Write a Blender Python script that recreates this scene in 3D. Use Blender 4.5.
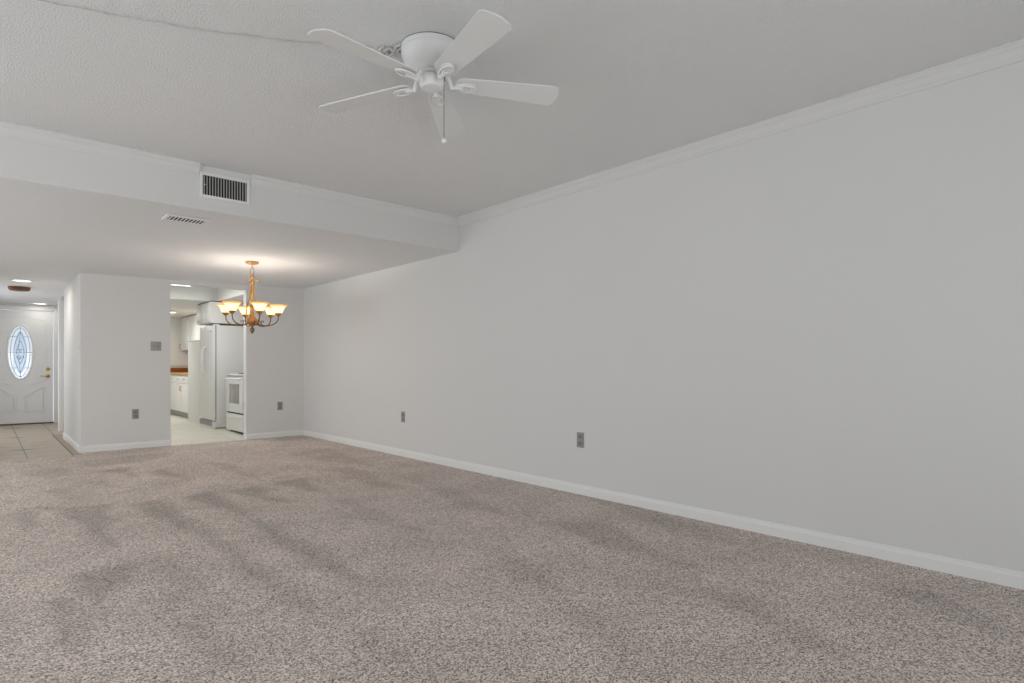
import bpy, bmesh, math, random
from mathutils import Vector, Matrix
random.seed(7)
for o in list(bpy.data.objects): bpy.data.objects.remove(o)
SC = bpy.context.scene
COL = SC.collection
H = 1.05                      # eye height in metres; plans below are in eye heights, z measured from the floor
PI = math.pi

# ------------------------------------------------------------------ camera
YAW = math.radians(42.007)
cd = bpy.data.cameras.new('camera')
cd.sensor_width = 36.0; cd.lens = 586.8 * 36 / 1024
cd.shift_y = (366.46 - 341.5) / 1024
cd.clip_start = 0.02
cam = bpy.data.objects.new('camera', cd); COL.objects.link(cam)
cam.location = (0, 0, H); cam.rotation_euler = (PI / 2, 0, -YAW)
SC.camera = cam

# ------------------------------------------------------------------ world, daylight, exposure
W = bpy.data.worlds.new('world'); SC.world = W; W.use_nodes = True
bg = W.node_tree.nodes['Background']
bg.inputs[0].default_value = (0.84, 0.91, 1.0, 1); bg.inputs[1].default_value = 0.95
SC.view_settings.view_transform = 'Standard'; SC.view_settings.look = 'None'
SC.view_settings.gamma = 1; SC.view_settings.use_curve_mapping = False
SC.view_settings.exposure = 0.0

def area(name, loc, rot, sx, sy, power, col, spread=None):
    l = bpy.data.lights.new(name, 'AREA'); l.shape = 'RECTANGLE'; l.size = sx; l.size_y = sy
    l.energy = power; l.color = col
    if spread: l.spread = spread
    o = bpy.data.objects.new(name, l); COL.objects.link(o); o.location = loc; o.rotation_euler = rot
    return o
def point(name, loc, power, col, r=0.03):
    l = bpy.data.lights.new(name, 'POINT'); l.energy = power; l.color = col; l.shadow_soft_size = r
    o = bpy.data.objects.new(name, l); COL.objects.link(o); o.location = loc
    return o
# added daylight lamp outside the unseen glass doors behind the camera (x -0.9..2.9, sill to head)
area('added_door_daylight', (0.8 * H, -1.56 * H, 1.15), (PI / 2, 0, 0), 3.6, 2.1, 2, (0.95, 0.975, 1.0))
# two added lamps outside the doors, aimed up to brighten the ceiling
area('added_ceiling_fill_near', (0.8 * H, -2.6 * H, 0.05), (math.radians(140), 0, 0), 3.8, 1.6, 16, (1.0, 0.985, 0.96))
area('added_ceiling_fill_far', (1.2 * H, -5.6 * H, 0.02), (math.radians(120), 0, 0), 7.0, 4.0, 225, (1.0, 0.985, 0.96))
# added lamps outside two made-up windows of the unseen left wall
area('added_side_fill', (-2.68 * H, 2.8 * H, 1.2), (0, -PI / 2, 0), 1.6, 3.3, 52, (0.96, 0.98, 1.0))
area('added_dining_fill', (-2.68 * H, 6.5 * H, 1.2), (0, -PI / 2, 0), 1.6, 3.2, 54, (0.96, 0.98, 1.0))
# fluorescent ceiling fixtures of the kitchen
area('kitchen_light_front', (2.19 * H, 9.27 * H, 2.305), (0, 0, 0), 0.26, 1.1, 9.5, (1.0, 0.985, 0.95))
area('kitchen_light_back', (2.35 * H, 12.6 * H, 2.10), (0, 0, 0), 0.6, 0.12, 17, (1.0, 0.985, 0.95))
# added lamp beyond a made-up doorway, to brighten the hall
area('added_hall_fill', (-.75 * H, 11.2 * H, 1.1), (0, -PI / 2, 0), 1.9, 1.6, 11.5, (1.0, 0.985, 0.95))
# hall downlights
area('hall_light_front', (0.359 * H, 9.62 * H, 2.165), (0, 0, 0), 0.16, 0.16, 5.5, (1.0, 0.94, 0.85))
area('hall_light_back', (0.722 * H, 12.90 * H, 2.165), (0, 0, 0), 0.16, 0.16, 0.9, (1.0, 0.94, 0.85))

# ------------------------------------------------------------------ materials
def mat(name, col, rough=0.6, metal=0.0, bump=None, spec=0.5, vary=None):
    m = bpy.data.materials.new(name); m.use_nodes = True
    nt = m.node_tree; b = nt.nodes['Principled BSDF']
    b.inputs['Base Color'].default_value = (*col, 1); b.inputs['Roughness'].default_value = rough
    b.inputs['Metallic'].default_value = metal; b.inputs['Specular IOR Level'].default_value = spec
    tc = nt.nodes.new('ShaderNodeTexCoord')
    if vary:
        sc, amt = vary
        n = nt.nodes.new('ShaderNodeTexNoise'); n.inputs['Scale'].default_value = sc; n.inputs['Detail'].default_value = 3
        nt.links.new(tc.outputs['Object'], n.inputs['Vector'])
        r = nt.nodes.new('ShaderNodeMapRange'); r.inputs[3].default_value = 1 - amt; r.inputs[4].default_value = 1 + amt
        nt.links.new(n.outputs[0], r.inputs[0])
        mx = nt.nodes.new('ShaderNodeMix'); mx.data_type = 'RGBA'; mx.blend_type = 'MULTIPLY'
        mx.inputs[0].default_value = 1; mx.inputs[6].default_value = (*col, 1)
        nt.links.new(r.outputs[0], mx.inputs[7]); nt.links.new(mx.outputs[2], b.inputs['Base Color'])
    if bump:
        sc, st, dist = bump
        n = nt.nodes.new('ShaderNodeTexNoise'); n.inputs['Scale'].default_value = sc; n.inputs['Detail'].default_value = 4
        n.inputs['Roughness'].default_value = 0.6
        nt.links.new(tc.outputs['Object'], n.inputs['Vector'])
        bp = nt.nodes.new('ShaderNodeBump'); bp.inputs['Strength'].default_value = st; bp.inputs['Distance'].default_value = dist
        nt.links.new(n.outputs[0], bp.inputs['Height']); nt.links.new(bp.outputs[0], b.inputs['Normal'])
    return m
def emis(name, col, s):
    m = bpy.data.materials.new(name); m.use_nodes = True; nt = m.node_tree; nt.nodes.clear()
    e = nt.nodes.new('ShaderNodeEmission'); e.inputs[0].default_value = (*col, 1); e.inputs[1].default_value = s
    o = nt.nodes.new('ShaderNodeOutputMaterial'); nt.links.new(e.outputs[0], o.inputs[0])
    return m

M = {}
M['wall'] = mat('wall_paint', (0.775, 0.768, 0.755), 0.75, bump=(160, 0.06, 0.004), vary=(1.3, 0.012), spec=0.3)
M['trim'] = mat('trim_paint', (0.88, 0.875, 0.865), 0.5)
M['kitchen'] = mat('kitchen_paint', (0.88, 0.885, 0.865), 0.6)
M['crown'] = mat('crown_paint', (0.775, 0.77, 0.76), 0.6)
M['ceil'] = mat('ceiling_texture', (0.872, 0.872, 0.870), 0.85, bump=(120, 0.8, 0.010), vary=(2.0, 0.02), spec=0.3)
M['white'] = mat('white_enamel', (0.82, 0.825, 0.82), 0.35)
M['fan_white'] = mat('fan_white', (0.84, 0.845, 0.84), 0.4)
M['cab'] = mat('cabinet_white', (0.86, 0.86, 0.845), 0.45)
M['gap'] = mat('dark_parts_and_shade', (0.03, 0.03, 0.03), 0.9)  # near-black for dark parts and for shade coloured into gaps
M['grille'] = mat('grey_grille', (0.45, 0.45, 0.44), 0.6)
M['vent'] = mat('vent_blade', (0.50, 0.50, 0.49), 0.5)
M['plate'] = mat('grey_plate', (0.33, 0.315, 0.295), 0.5)
M['plate_dark'] = mat('grey_receptacle', (0.25, 0.24, 0.225), 0.5)
M['switch_grey'] = mat('switch_plate_grey', (0.40, 0.365, 0.35), 0.5)
M['gold'] = mat('antique_gold', (0.52, 0.30, 0.11), 0.4, 0.75, vary=(60, 0.25))
M['bronze'] = mat('dark_bronze', (0.22, 0.15, 0.09), 0.45, 0.7, vary=(60, 0.25))
M['rust'] = mat('copper_cup', (0.48, 0.24, 0.09), 0.45, 0.5)
M['brass'] = mat('brass', (0.62, 0.36, 0.08), 0.3, 0.9)
M['brown'] = mat('brown_plastic', (0.16, 0.075, 0.03), 0.5)
M['counter'] = mat('counter_edge', (0.58, 0.32, 0.06), 0.4)
M['splash'] = mat('brown_backsplash', (0.30, 0.085, 0.015), 0.4, vary=(14, 0.3))
M['cream'] = mat('cream_tile', (0.74, 0.70, 0.60), 0.4)
M['oven_glass'] = mat('oven_glass', (0.30, 0.30, 0.285), 0.12)
M['lead'] = mat('lead_came', (0.30, 0.32, 0.36), 0.5, 0.5)
M['chain'] = mat('chain_steel', (0.25, 0.25, 0.25), 0.4, 0.7)
M['cord'] = mat('painted_cord', (0.56, 0.555, 0.545), 0.7)
M['lamp'] = emis('lamp_lens', (1.0, 0.97, 0.90), 3.0)
M['tube'] = emis('fluorescent_lens', (1.0, 0.99, 0.95), 4.0)
M['bulb'] = emis('bulb_glow', (1.0, 0.86, 0.62), 5.0)

def shade_mat(name, col, e):
    m = bpy.data.materials.new(name); m.use_nodes = True; nt = m.node_tree; nt.nodes.clear()
    d = nt.nodes.new('ShaderNodeBsdfDiffuse'); t = nt.nodes.new('ShaderNodeBsdfTranslucent')
    for n in (d, t): n.inputs[0].default_value = (*col, 1)
    mx = nt.nodes.new('ShaderNodeMixShader'); mx.inputs[0].default_value = 0.6
    nt.links.new(d.outputs[0], mx.inputs[1]); nt.links.new(t.outputs[0], mx.inputs[2])
    em = nt.nodes.new('ShaderNodeEmission'); em.inputs[0].default_value = (*col, 1); em.inputs[1].default_value = e
    ad = nt.nodes.new('ShaderNodeAddShader')
    nt.links.new(mx.outputs[0], ad.inputs[0]); nt.links.new(em.outputs[0], ad.inputs[1])
    o = nt.nodes.new('ShaderNodeOutputMaterial'); nt.links.new(ad.outputs[0], o.inputs[0])
    return m
M['shade'] = shade_mat('alabaster_glass', (1.0, 0.86, 0.58), 0.55)
M['rim'] = shade_mat('amber_glass_rim', (0.95, 0.55, 0.22), 0.40)

def pane_mat(name, tint, frost):
    m = bpy.data.materials.new(name); m.use_nodes = True; nt = m.node_tree; nt.nodes.clear()
    t = nt.nodes.new('ShaderNodeBsdfTransparent'); t.inputs[0].default_value = (*tint, 1)
    g = nt.nodes.new('ShaderNodeBsdfGlossy'); g.inputs['Roughness'].default_value = frost
    mx = nt.nodes.new('ShaderNodeMixShader'); mx.inputs[0].default_value = 0.06
    nt.links.new(t.outputs[0], mx.inputs[1]); nt.links.new(g.outputs[0], mx.inputs[2])
    o = nt.nodes.new('ShaderNodeOutputMaterial'); nt.links.new(mx.outputs[0], o.inputs[0])
    return m
M['pane'] = pane_mat('clear_pane', (0.97, 0.98, 0.98), 0.02)
M['bevel_pane'] = pane_mat('bevelled_pane', (0.86, 0.91, 0.97), 0.2)

def carpet_mat():
    m = bpy.data.materials.new('carpet'); m.use_nodes = True; nt = m.node_tree; b = nt.nodes['Principled BSDF']
    b.inputs['Roughness'].default_value = 0.95; b.inputs['Specular IOR Level'].default_value = 0.1
    L = nt.links.new
    tc = nt.nodes.new('ShaderNodeTexCoord')
    at = nt.nodes.new('ShaderNodeAttribute'); at.attribute_name = 'pile'
    v1 = nt.nodes.new('ShaderNodeTexVoronoi'); v1.inputs['Scale'].default_value = 190
    n0 = nt.nodes.new('ShaderNodeTexNoise'); n0.inputs['Scale'].default_value = 165; n0.inputs['Detail'].default_value = 2
    n2 = nt.nodes.new('ShaderNodeTexNoise'); n2.inputs['Scale'].default_value = 2.2; n2.inputs['Detail'].default_value = 4
    for n in (v1, n0, n2): L(tc.outputs['Object'], n.inputs['Vector'])
    sv = nt.nodes.new('ShaderNodeSeparateColor'); L(v1.outputs['Color'], sv.inputs[0])
    n1 = nt.nodes.new('ShaderNodeMix'); n1.data_type = 'FLOAT'; n1.inputs[0].default_value = 0.5
    L(sv.outputs[0], n1.inputs[2]); L(n0.outputs[0], n1.inputs[3])
    cr = nt.nodes.new('ShaderNodeValToRGB')
    cr.color_ramp.elements[0].position = 0.22; cr.color_ramp.elements[0].color = (0.15, 0.116, 0.098, 1)
    cr.color_ramp.elements[1].position = 0.68; cr.color_ramp.elements[1].color = (0.97, 0.855, 0.78, 1)
    L(n1.outputs[0], cr.inputs[0])
    r2 = nt.nodes.new('ShaderNodeMapRange'); r2.inputs[1].default_value = .3; r2.inputs[2].default_value = .7
    r2.inputs[3].default_value = 0.90; r2.inputs[4].default_value = 1.08
    L(n2.outputs[0], r2.inputs[0])
    r3 = nt.nodes.new('ShaderNodeMapRange'); r3.inputs[3].default_value = 1.0; r3.inputs[4].default_value = 0.71
    L(at.outputs['Fac'], r3.inputs[0])
    mu = nt.nodes.new('ShaderNodeMath'); mu.operation = 'MULTIPLY'; L(r2.outputs[0], mu.inputs[0]); L(r3.outputs[0], mu.inputs[1])
    mx = nt.nodes.new('ShaderNodeMix'); mx.data_type = 'RGBA'; mx.blend_type = 'MULTIPLY'; mx.inputs[0].default_value = 1
    L(cr.outputs[0], mx.inputs[6]); L(mu.outputs[0], mx.inputs[7]); L(mx.outputs[2], b.inputs['Base Color'])
    bp = nt.nodes.new('ShaderNodeBump'); bp.inputs['Strength'].default_value = 0.35; bp.inputs['Distance'].default_value = 0.006
    L(n1.outputs[0], bp.inputs['Height']); L(bp.outputs[0], b.inputs['Normal'])
    return m
M['carpet'] = carpet_mat()

def tile_mat(name, base, grout, px, py, ox, oy, gw, accent=None, rough=0.3):
    """square tiles with grout lines; accent = (centre x, y origin, y pitch, half width, half height) dark diamond insets"""
    m = bpy.data.materials.new(name); m.use_nodes = True; nt = m.node_tree; b = nt.nodes['Principled BSDF']
    L = nt.links.new
    b.inputs['Roughness'].default_value = rough
    tc = nt.nodes.new('ShaderNodeTexCoord'); sp = nt.nodes.new('ShaderNodeSeparateXYZ'); L(tc.outputs['Object'], sp.inputs[0])
    def math_(op, a, bb=None):
        n = nt.nodes.new('ShaderNodeMath'); n.operation = op
        for i, v in enumerate((a, bb)):
            if v is None: continue
            if isinstance(v, (int, float)): n.inputs[i].default_value = v
            else: L(v, n.inputs[i])
        return n.outputs[0]
    def dist(s, o, p):                         # distance to the nearest line of a family
        q = math_('MODULO', math_('ADD', math_('SUBTRACT', s, o), p * 100.5), p)
        return math_('ABSOLUTE', math_('SUBTRACT', q, p / 2))
    dx = dist(sp.outputs[0], ox, px); dy = dist(sp.outputs[1], oy, py)
    g = math_('LESS_THAN', math_('MINIMUM', dx, dy), gw / 2)
    if accent:
        ax, ay, ap, hw, hh = accent
        ex = math_('ABSOLUTE', math_('SUBTRACT', sp.outputs[0], ax)); ey = dist(sp.outputs[1], ay, ap)
        d = math_('LESS_THAN', math_('ADD', math_('DIVIDE', ex, hw), math_('DIVIDE', ey, hh)), 1.0)
        g = math_('MAXIMUM', g, d)
    n = nt.nodes.new('ShaderNodeTexNoise'); n.inputs['Scale'].default_value = 4; n.inputs['Detail'].default_value = 5
    L(tc.outputs['Object'], n.inputs['Vector'])
    cr = nt.nodes.new('ShaderNodeValToRGB')
    cr.color_ramp.elements[0].position = .3; cr.color_ramp.elements[0].color = (*[c * .9 for c in base], 1)
    cr.color_ramp.elements[1].position = .7; cr.color_ramp.elements[1].color = (*[min(1, c * 1.06) for c in base], 1)
    L(n.outputs[0], cr.inputs[0])
    mx = nt.nodes.new('ShaderNodeMix'); mx.data_type = 'RGBA'
    L(g, mx.inputs[0]); L(cr.outputs[0], mx.inputs[6]); mx.inputs[7].default_value = (*grout, 1)
    L(mx.outputs[2], b.inputs['Base Color'])
    return m
M['tile'] = tile_mat('hall_tile', (0.50, 0.41, 0.31), (0.11, 0.08, 0.055), .41 * H, .41 * H, .355 * H, 9.16 * H, .012,
                     (.355 * H, 9.16 * H, 1.62 * H, .16 * H, .055 * H), 0.3)
M['border'] = mat('border_tile', (0.36, 0.29, 0.21), 0.4, vary=(30, 0.35))
M['vinyl'] = tile_mat('kitchen_vinyl', (0.80, 0.77, 0.68), (0.74, 0.70, 0.61), .3 * H, .3 * H, 0, 0, .006, None, 0.35)

# ------------------------------------------------------------------ mesh helpers
class MB:
    def __init__(s): s.b = bmesh.new()
    def box(s, x0, x1, y0, y1, z0, z1, bev=0.0):
        t = bmesh.new()
        bmesh.ops.create_cube(t, size=1)
        for v in t.verts: v.co = Vector((x0 + (v.co.x + .5) * (x1 - x0), y0 + (v.co.y + .5) * (y1 - y0), z0 + (v.co.z + .5) * (z1 - z0)))
        if bev: bmesh.ops.bevel(t, geom=t.edges[:], offset=bev, segments=2, affect='EDGES', profile=.6)
        s._add(t); return s
    def _add(s, t, mtx=None):
        if mtx is not None: bmesh.ops.transform(t, matrix=mtx, verts=t.verts)
        me = bpy.data.meshes.new('t'); t.to_mesh(me); t.free(); s.b.from_mesh(me); bpy.data.meshes.remove(me)
    def hbox(s, x0, x1, y0, y1, z0, z1, bev=0.0):      # in eye heights, z from eye level
        return s.box(x0 * H, x1 * H, y0 * H, y1 * H, (1 + z0) * H, (1 + z1) * H, bev)
    def lathe(s, prof, c=(0, 0, 0), n=32, axis='Z'):   # prof: (radius, height) list
        t = bmesh.new(); rings = []
        for r, z in prof:
            if r < 1e-6: rings.append([t.verts.new((0, 0, z))])
            else: rings.append([t.verts.new((r * math.cos(2 * PI * i / n), r * math.sin(2 * PI * i / n), z)) for i in range(n)])
        for a, b in zip(rings, rings[1:]):
            for i in range(n):
                j = (i + 1) % n
                f = [a[i % len(a)], a[j % len(a)], b[j % len(b)], b[i % len(b)]]
                f = list(dict.fromkeys(f))
                if len(f) > 2: t.faces.new(f)
        bmesh.ops.recalc_face_normals(t, faces=t.faces)
        m = Matrix.Translation(c)
        if axis == 'X': m = m @ Matrix.Rotation(PI / 2, 4, 'Y')
        if axis == 'Y': m = m @ Matrix.Rotation(-PI / 2, 4, 'X')
        s._add(t, m); return s
    def tube(s, pts, r, n=8, closed=False):
        t = bmesh.new(); pts = [Vector(p) for p in pts]; N = len(pts)
        rr = r if isinstance(r, (list, tuple)) else [r] * N
        rings = []; up = Vector((0.123, 0.456, 0.881)).normalized()
        for i, p in enumerate(pts):
            a = pts[i - 1] if (i or closed) else p; b = pts[(i + 1) % N] if (i < N - 1 or closed) else p
            d = (b - a).normalized(); u = d.cross(up)
            if u.length < .05: u = d.cross(Vector((1, 0, 0)))
            u.normalize(); v = d.cross(u)
            rings.append([t.verts.new(p + rr[i] * (math.cos(2 * PI * k / n) * u + math.sin(2 * PI * k / n) * v)) for k in range(n)])
        for i in range(N - (0 if closed else 1)):
            A, B = rings[i], rings[(i + 1) % N]
            for k in range(n): t.faces.new((A[k], A[(k + 1) % n], B[(k + 1) % n], B[k]))
        if not closed: t.faces.new(rings[0][::-1]); t.faces.new(rings[-1])
        bmesh.ops.recalc_face_normals(t, faces=t.faces)
        s._add(t); return s
    def prism(s, outline, z0, z1, mtx=None, bev=0.0):  # outline in xy, extruded along z
        t = bmesh.new()
        vs = [t.verts.new((x, y, z0)) for x, y in outline]
        f = t.faces.new(vs)
        e = bmesh.ops.extrude_face_region(t, geom=[f])
        bmesh.ops.translate(t, vec=(0, 0, z1 - z0), verts=[v for v in e['geom'] if isinstance(v, bmesh.types.BMVert)])
        bmesh.ops.recalc_face_normals(t, faces=t.faces)
        if bev:
            ed = [x for x in t.edges if abs(x.verts[0].co.z - x.verts[1].co.z) < 1e-6]
            bmesh.ops.bevel(t, geom=ed, offset=bev, segments=2, affect='EDGES')
        s._add(t, mtx); return s
    def done(s, name, m, parent=None, smooth=True, ang=35):
        me = bpy.data.meshes.new(name); s.b.to_mesh(me); s.b.free()
        me.materials.append(m if not isinstance(m, str) else M[m])
        if smooth:
            for p in me.polygons: p.use_smooth = True
            try: me.set_sharp_from_angle(angle=math.radians(ang))
            except Exception: pass
        o = bpy.data.objects.new(name, me); COL.objects.link(o)
        if parent is not None:
            o.parent = parent
            if parent.get('_w'): pass
        return o
def struct(o, label=None):
    o['kind'] = 'structure'
    if label: o['label'] = label
    return o
def tag(o, label, cat, group=None):
    o['label'] = label; o['category'] = cat
    if group: o['group'] = group
    return o
def thing(name, label, cat, loc=(0, 0, 0), rz=0, group=None):
    o = bpy.data.objects.new(name, None); COL.objects.link(o); o.empty_display_size = .1
    o.location = loc; o.rotation_euler = (0, 0, rz)
    return tag(o, label, cat, group)
def copy_thing(o, loc, rz, label):
    r = o.copy(); COL.objects.link(r); r.location = loc; r.rotation_euler = (0, 0, rz); r['label'] = label
    def kids(a, b):
        for ch in list(a.children):
            if ch.parent is not a or ch.name.startswith('\0'): continue
            c = ch.copy(); COL.objects.link(c); c.parent = b; kids(ch, c)
    kids(o, r); return r

# ------------------------------------------------------------------ the room (eye heights)
XW, YB, YS, ZL, ZU = 3.473, 8.403, 4.647, 1.132, 1.451
XC, XL, YF = 0.835, -2.5, -1.4              # hall corner, left wall, wall behind the camera
ZH, YD = 1.085, 13.15                       # hall ceiling, front door wall
OX0, OX1, OZ = 1.756, 2.672, 1.052          # kitchen opening

struct(MB().hbox(XW, XW + .12, YF, 14.35, -1, 1.6).done('wall_right', 'wall'))
SIDE = [(1.2, 4.4), (4.95, 8.05)]                # openings for made-up windows that let the added side light in
w = MB(); ys = [YF] + [v for p in SIDE for v in p] + [YB]
for a, b in zip(ys[::2], ys[1::2]): w.hbox(XL - .12, XL, a, b, -1, 1.6)
for a, b in SIDE: w.hbox(XL - .12, XL, a, b, -1, -.62); w.hbox(XL - .12, XL, a, b, .92, 1.6)
struct(w.done('wall_left', 'wall'))
for n, (a, b) in enumerate(SIDE):
    w = MB()
    for q in range(4): y = a + (b - .05 - a) * q / 3; w.hbox(XL - .09, XL - .04, y, y + .05, -.62, .92)
    w.hbox(XL - .09, XL - .04, a, b, .87, .92); w.hbox(XL - .09, XL - .04, a, b, -.62, -.57)
    wn = struct(w.done('added_window_%d' % (n + 2), 'trim'))  # unseen window, made up as a source of side light
    MB().hbox(XL - .068, XL - .062, a + .03, b - .03, -.59, .89).done('pane', 'pane', wn)
w = MB()
w.hbox(XC, OX0, YB, YB + .115, -1, 1.2)
w.hbox(OX1, XW, YB, YB + .115, -1, 1.2)
w.hbox(OX0, OX1, YB, YB + .115, OZ, 1.2)
w.hbox(XL - .12, -.3, YB, YB + .115, -1, 1.2)
struct(w.done('wall_back', 'wall'))
w = MB()                                     # wall behind the camera, opening for the added glass doors
w.hbox(XL - .12, -.95, YF - .12, YF, -1, 1.6); w.hbox(2.6, XW + .12, YF - .12, YF, -1, 1.6)
w.hbox(-.95, 2.6, YF - .12, YF, 1.1, 1.6)
struct(w.done('wall_front', 'wall'))
wf = MB()
for x in (-.95, .8, 2.55): wf.hbox(x, x + .05, YF - .09, YF - .04, -1, 1.1)
wf.hbox(-.95, 2.6, YF - .09, YF - .04, 1.05, 1.1); wf.hbox(-.95, 2.6, YF - .09, YF - .04, -1, -.95)
gd = struct(wf.done('added_window_1', 'trim'), 'white framed sliding glass doors, unseen, added as a daylight source')
p = MB().hbox(-.92, 2.57, YF - .068, YF - .062, -.96, 1.06).done('pane', 'pane', gd)
# hall walls
struct(MB().hbox(XC, .955, YB + .115, 10.28, -1, 1.2).done('wall_hall_right', 'wall'))
w = MB(); w.hbox(-.42, -.3, YB + .115, 10.2, -1, 1.2); w.hbox(-.42, -.3, 12.2, YD, -1, 1.2); w.hbox(-.42, -.3, 10.2, 12.2, 1.0, 1.2)  # doorway opening made up for the added hall lamp
struct(w.done('wall_hall_left', 'wall'))
w = MB(); w.hbox(1.36, 1.42, 10.28, 11.42, -1, 1.2); w.hbox(.955, 1.42, 10.2, 10.28, -1, 1.2)
w.hbox(.885, 1.36, 11.42, 11.52, -1, 1.2); w.hbox(1.10, 1.2, 11.52, YD, -1, 1.2)
struct(w.done('wall_alcove', 'wall'))
DX0, DX1, DT = .044, .914, .962
w = MB(); w.hbox(-.42, DX0 - .015, YD, YD + .12, -1, 1.2); w.hbox(DX1 + .015, 1.2, YD, YD + .12, -1, 1.2)
w.hbox(DX0 - .015, DX1 + .015, YD, YD + .12, DT + .012, 1.2)
struct(w.done('wall_entry', 'wall'))
# kitchen shell
struct(MB().hbox(1.45, 1.55, YB + .115, 14.35, -1, 1.4).done('wall_kitchen_left', 'kitchen'))
struct(MB().hbox(1.45, XW, 14.22, 14.35, -1, 1.4).done('wall_kitchen_back', 'kitchen'))
struct(MB().hbox(1.45, XW, YB + .115, 10.31, 1.262, 1.4).done('ceiling_kitchen', 'kitchen'))
struct(MB().hbox(2.82, XW, YB + .115, 10.31, 1.055, 1.262).done('ceiling_kitchen_soffit', 'kitchen'))
struct(MB().hbox(1.45, XW, 10.31, 14.22, 1.055, 1.4).done('ceiling_kitchen_drop', 'kitchen'))
w = MB(); w.hbox(OX0, XW, YB + .115, 14.22, -1.05, -1.0); w.hbox(1.45, OX0, YB + .115, 14.22, -1.05, -1.0)
w.hbox(OX0, OX1, YB - .02, YB + .115, -1.05, -1.0)
struct(w.done('floor_kitchen', 'vinyl'))
YCH = 8.21
struct(MB().hbox(-.3, XC - .092, YCH, YD + .1, -1.05, -1.0).hbox(XC - .092, 1.42, 10.9, YD + .1, -1.05, -1.0).done('floor_hall', 'tile'))
struct(MB().hbox(XC - .092, XC - .078, YCH, 10.9, -1.05, -.9995).done('trim_1', 'brown'))
struct(MB().hbox(XC - .078, XC, YCH, 10.28, -1.05, -1.0).hbox(XC - .078, 1.42, 10.28, 10.9, -1.05, -1.0).done('trim_2', 'border'))

# carpet: a fine grid whose pile direction (vacuum strokes) differs in wedge-shaped strokes
F, HY = 586.8, 366.46
def floor_pt(px, py):
    t = F / (py - HY); u = (px - 512) / F
    return (t * (math.sin(YAW) + u * math.cos(YAW)), t * (math.cos(YAW) - u * math.sin(YAW)))
strokes = [  # floor outlines of the strokes and how far the pile lies over
    ([(100, 471), (130, 467), (137, 477)], .9), ([(145, 472), (166, 469), (192, 480), (160, 475)], .8),
    ([(128, 505), (165, 498), (190, 522), (186, 531), (150, 515)], .9),
    ([(44, 508), (107, 505), (110, 548), (92, 535), (70, 520)], .9), ([(14, 514), (40, 511), (26, 534)], .8),
    ([(186, 498), (212, 491), (235, 504), (262, 522), (225, 510)], .9),
    ([(226, 491), (256, 486), (290, 502), (258, 500)], .8), ([(276, 483), (304, 478), (325, 494), (300, 488)], .7),
    ([(205, 462), (228, 464), (258, 478), (225, 470)], .6), ([(20, 472), (60, 466), (75, 474), (45, 480)], .5),
    ([(40, 490), (70, 488), (74, 500)], .5), ([(90, 482), (104, 480), (110, 488)], .5),
    ([(188, 526), (206, 527), (300, 596), (318, 622), (240, 570)], .75),
    ([(238, 514), (252, 514), (330, 556), (378, 590), (300, 560)], .75),
    ([(58, 575), (130, 562), (134, 572), (112, 592), (97, 618), (82, 596)], .8),
    ([(42, 602), (76, 596), (80, 660), (62, 640)], .7), ([(0, 540), (30, 544), (20, 558), (0, 556)], .4),
    ([(160, 596), (182, 592), (176, 602)], .5), ([(170, 628), (200, 616), (240, 664), (215, 668)], .5),
    ([(330, 470), (350, 466), (410, 490), (370, 486)], .5), ([(400, 476), (440, 482), (520, 520), (460, 506)], .45),
    ([(540, 522), (600, 520), (690, 566), (620, 552)], .55), ([(470, 545), (510, 548), (560, 590), (520, 580)], .4),
    ([(330, 610), (360, 612), (400, 660), (370, 655)], .4), ([(560, 610), (600, 612), (640, 660), (610, 655)], .4),
    ([(700, 590), (760, 600), (860, 660), (780, 640)], .4), ([(330, 500), (350, 498), (420, 530), (380, 525)], .4),
    ([(860, 580), (930, 590), (1024, 630), (1024, 650)], .45), ([(580, 496), (640, 505), (760, 548), (680, 535)], .5),
    ([(0, 610), (14, 600), (20, 640), (0, 660)], .4), ([(280, 452), (330, 448), (380, 468), (330, 462)], .45),
    ([(150, 560), (165, 556), (205, 590), (190, 592)], .4), ([(75, 462), (170, 452), (170, 457), (90, 468)], .5),
]
import numpy as np
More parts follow.
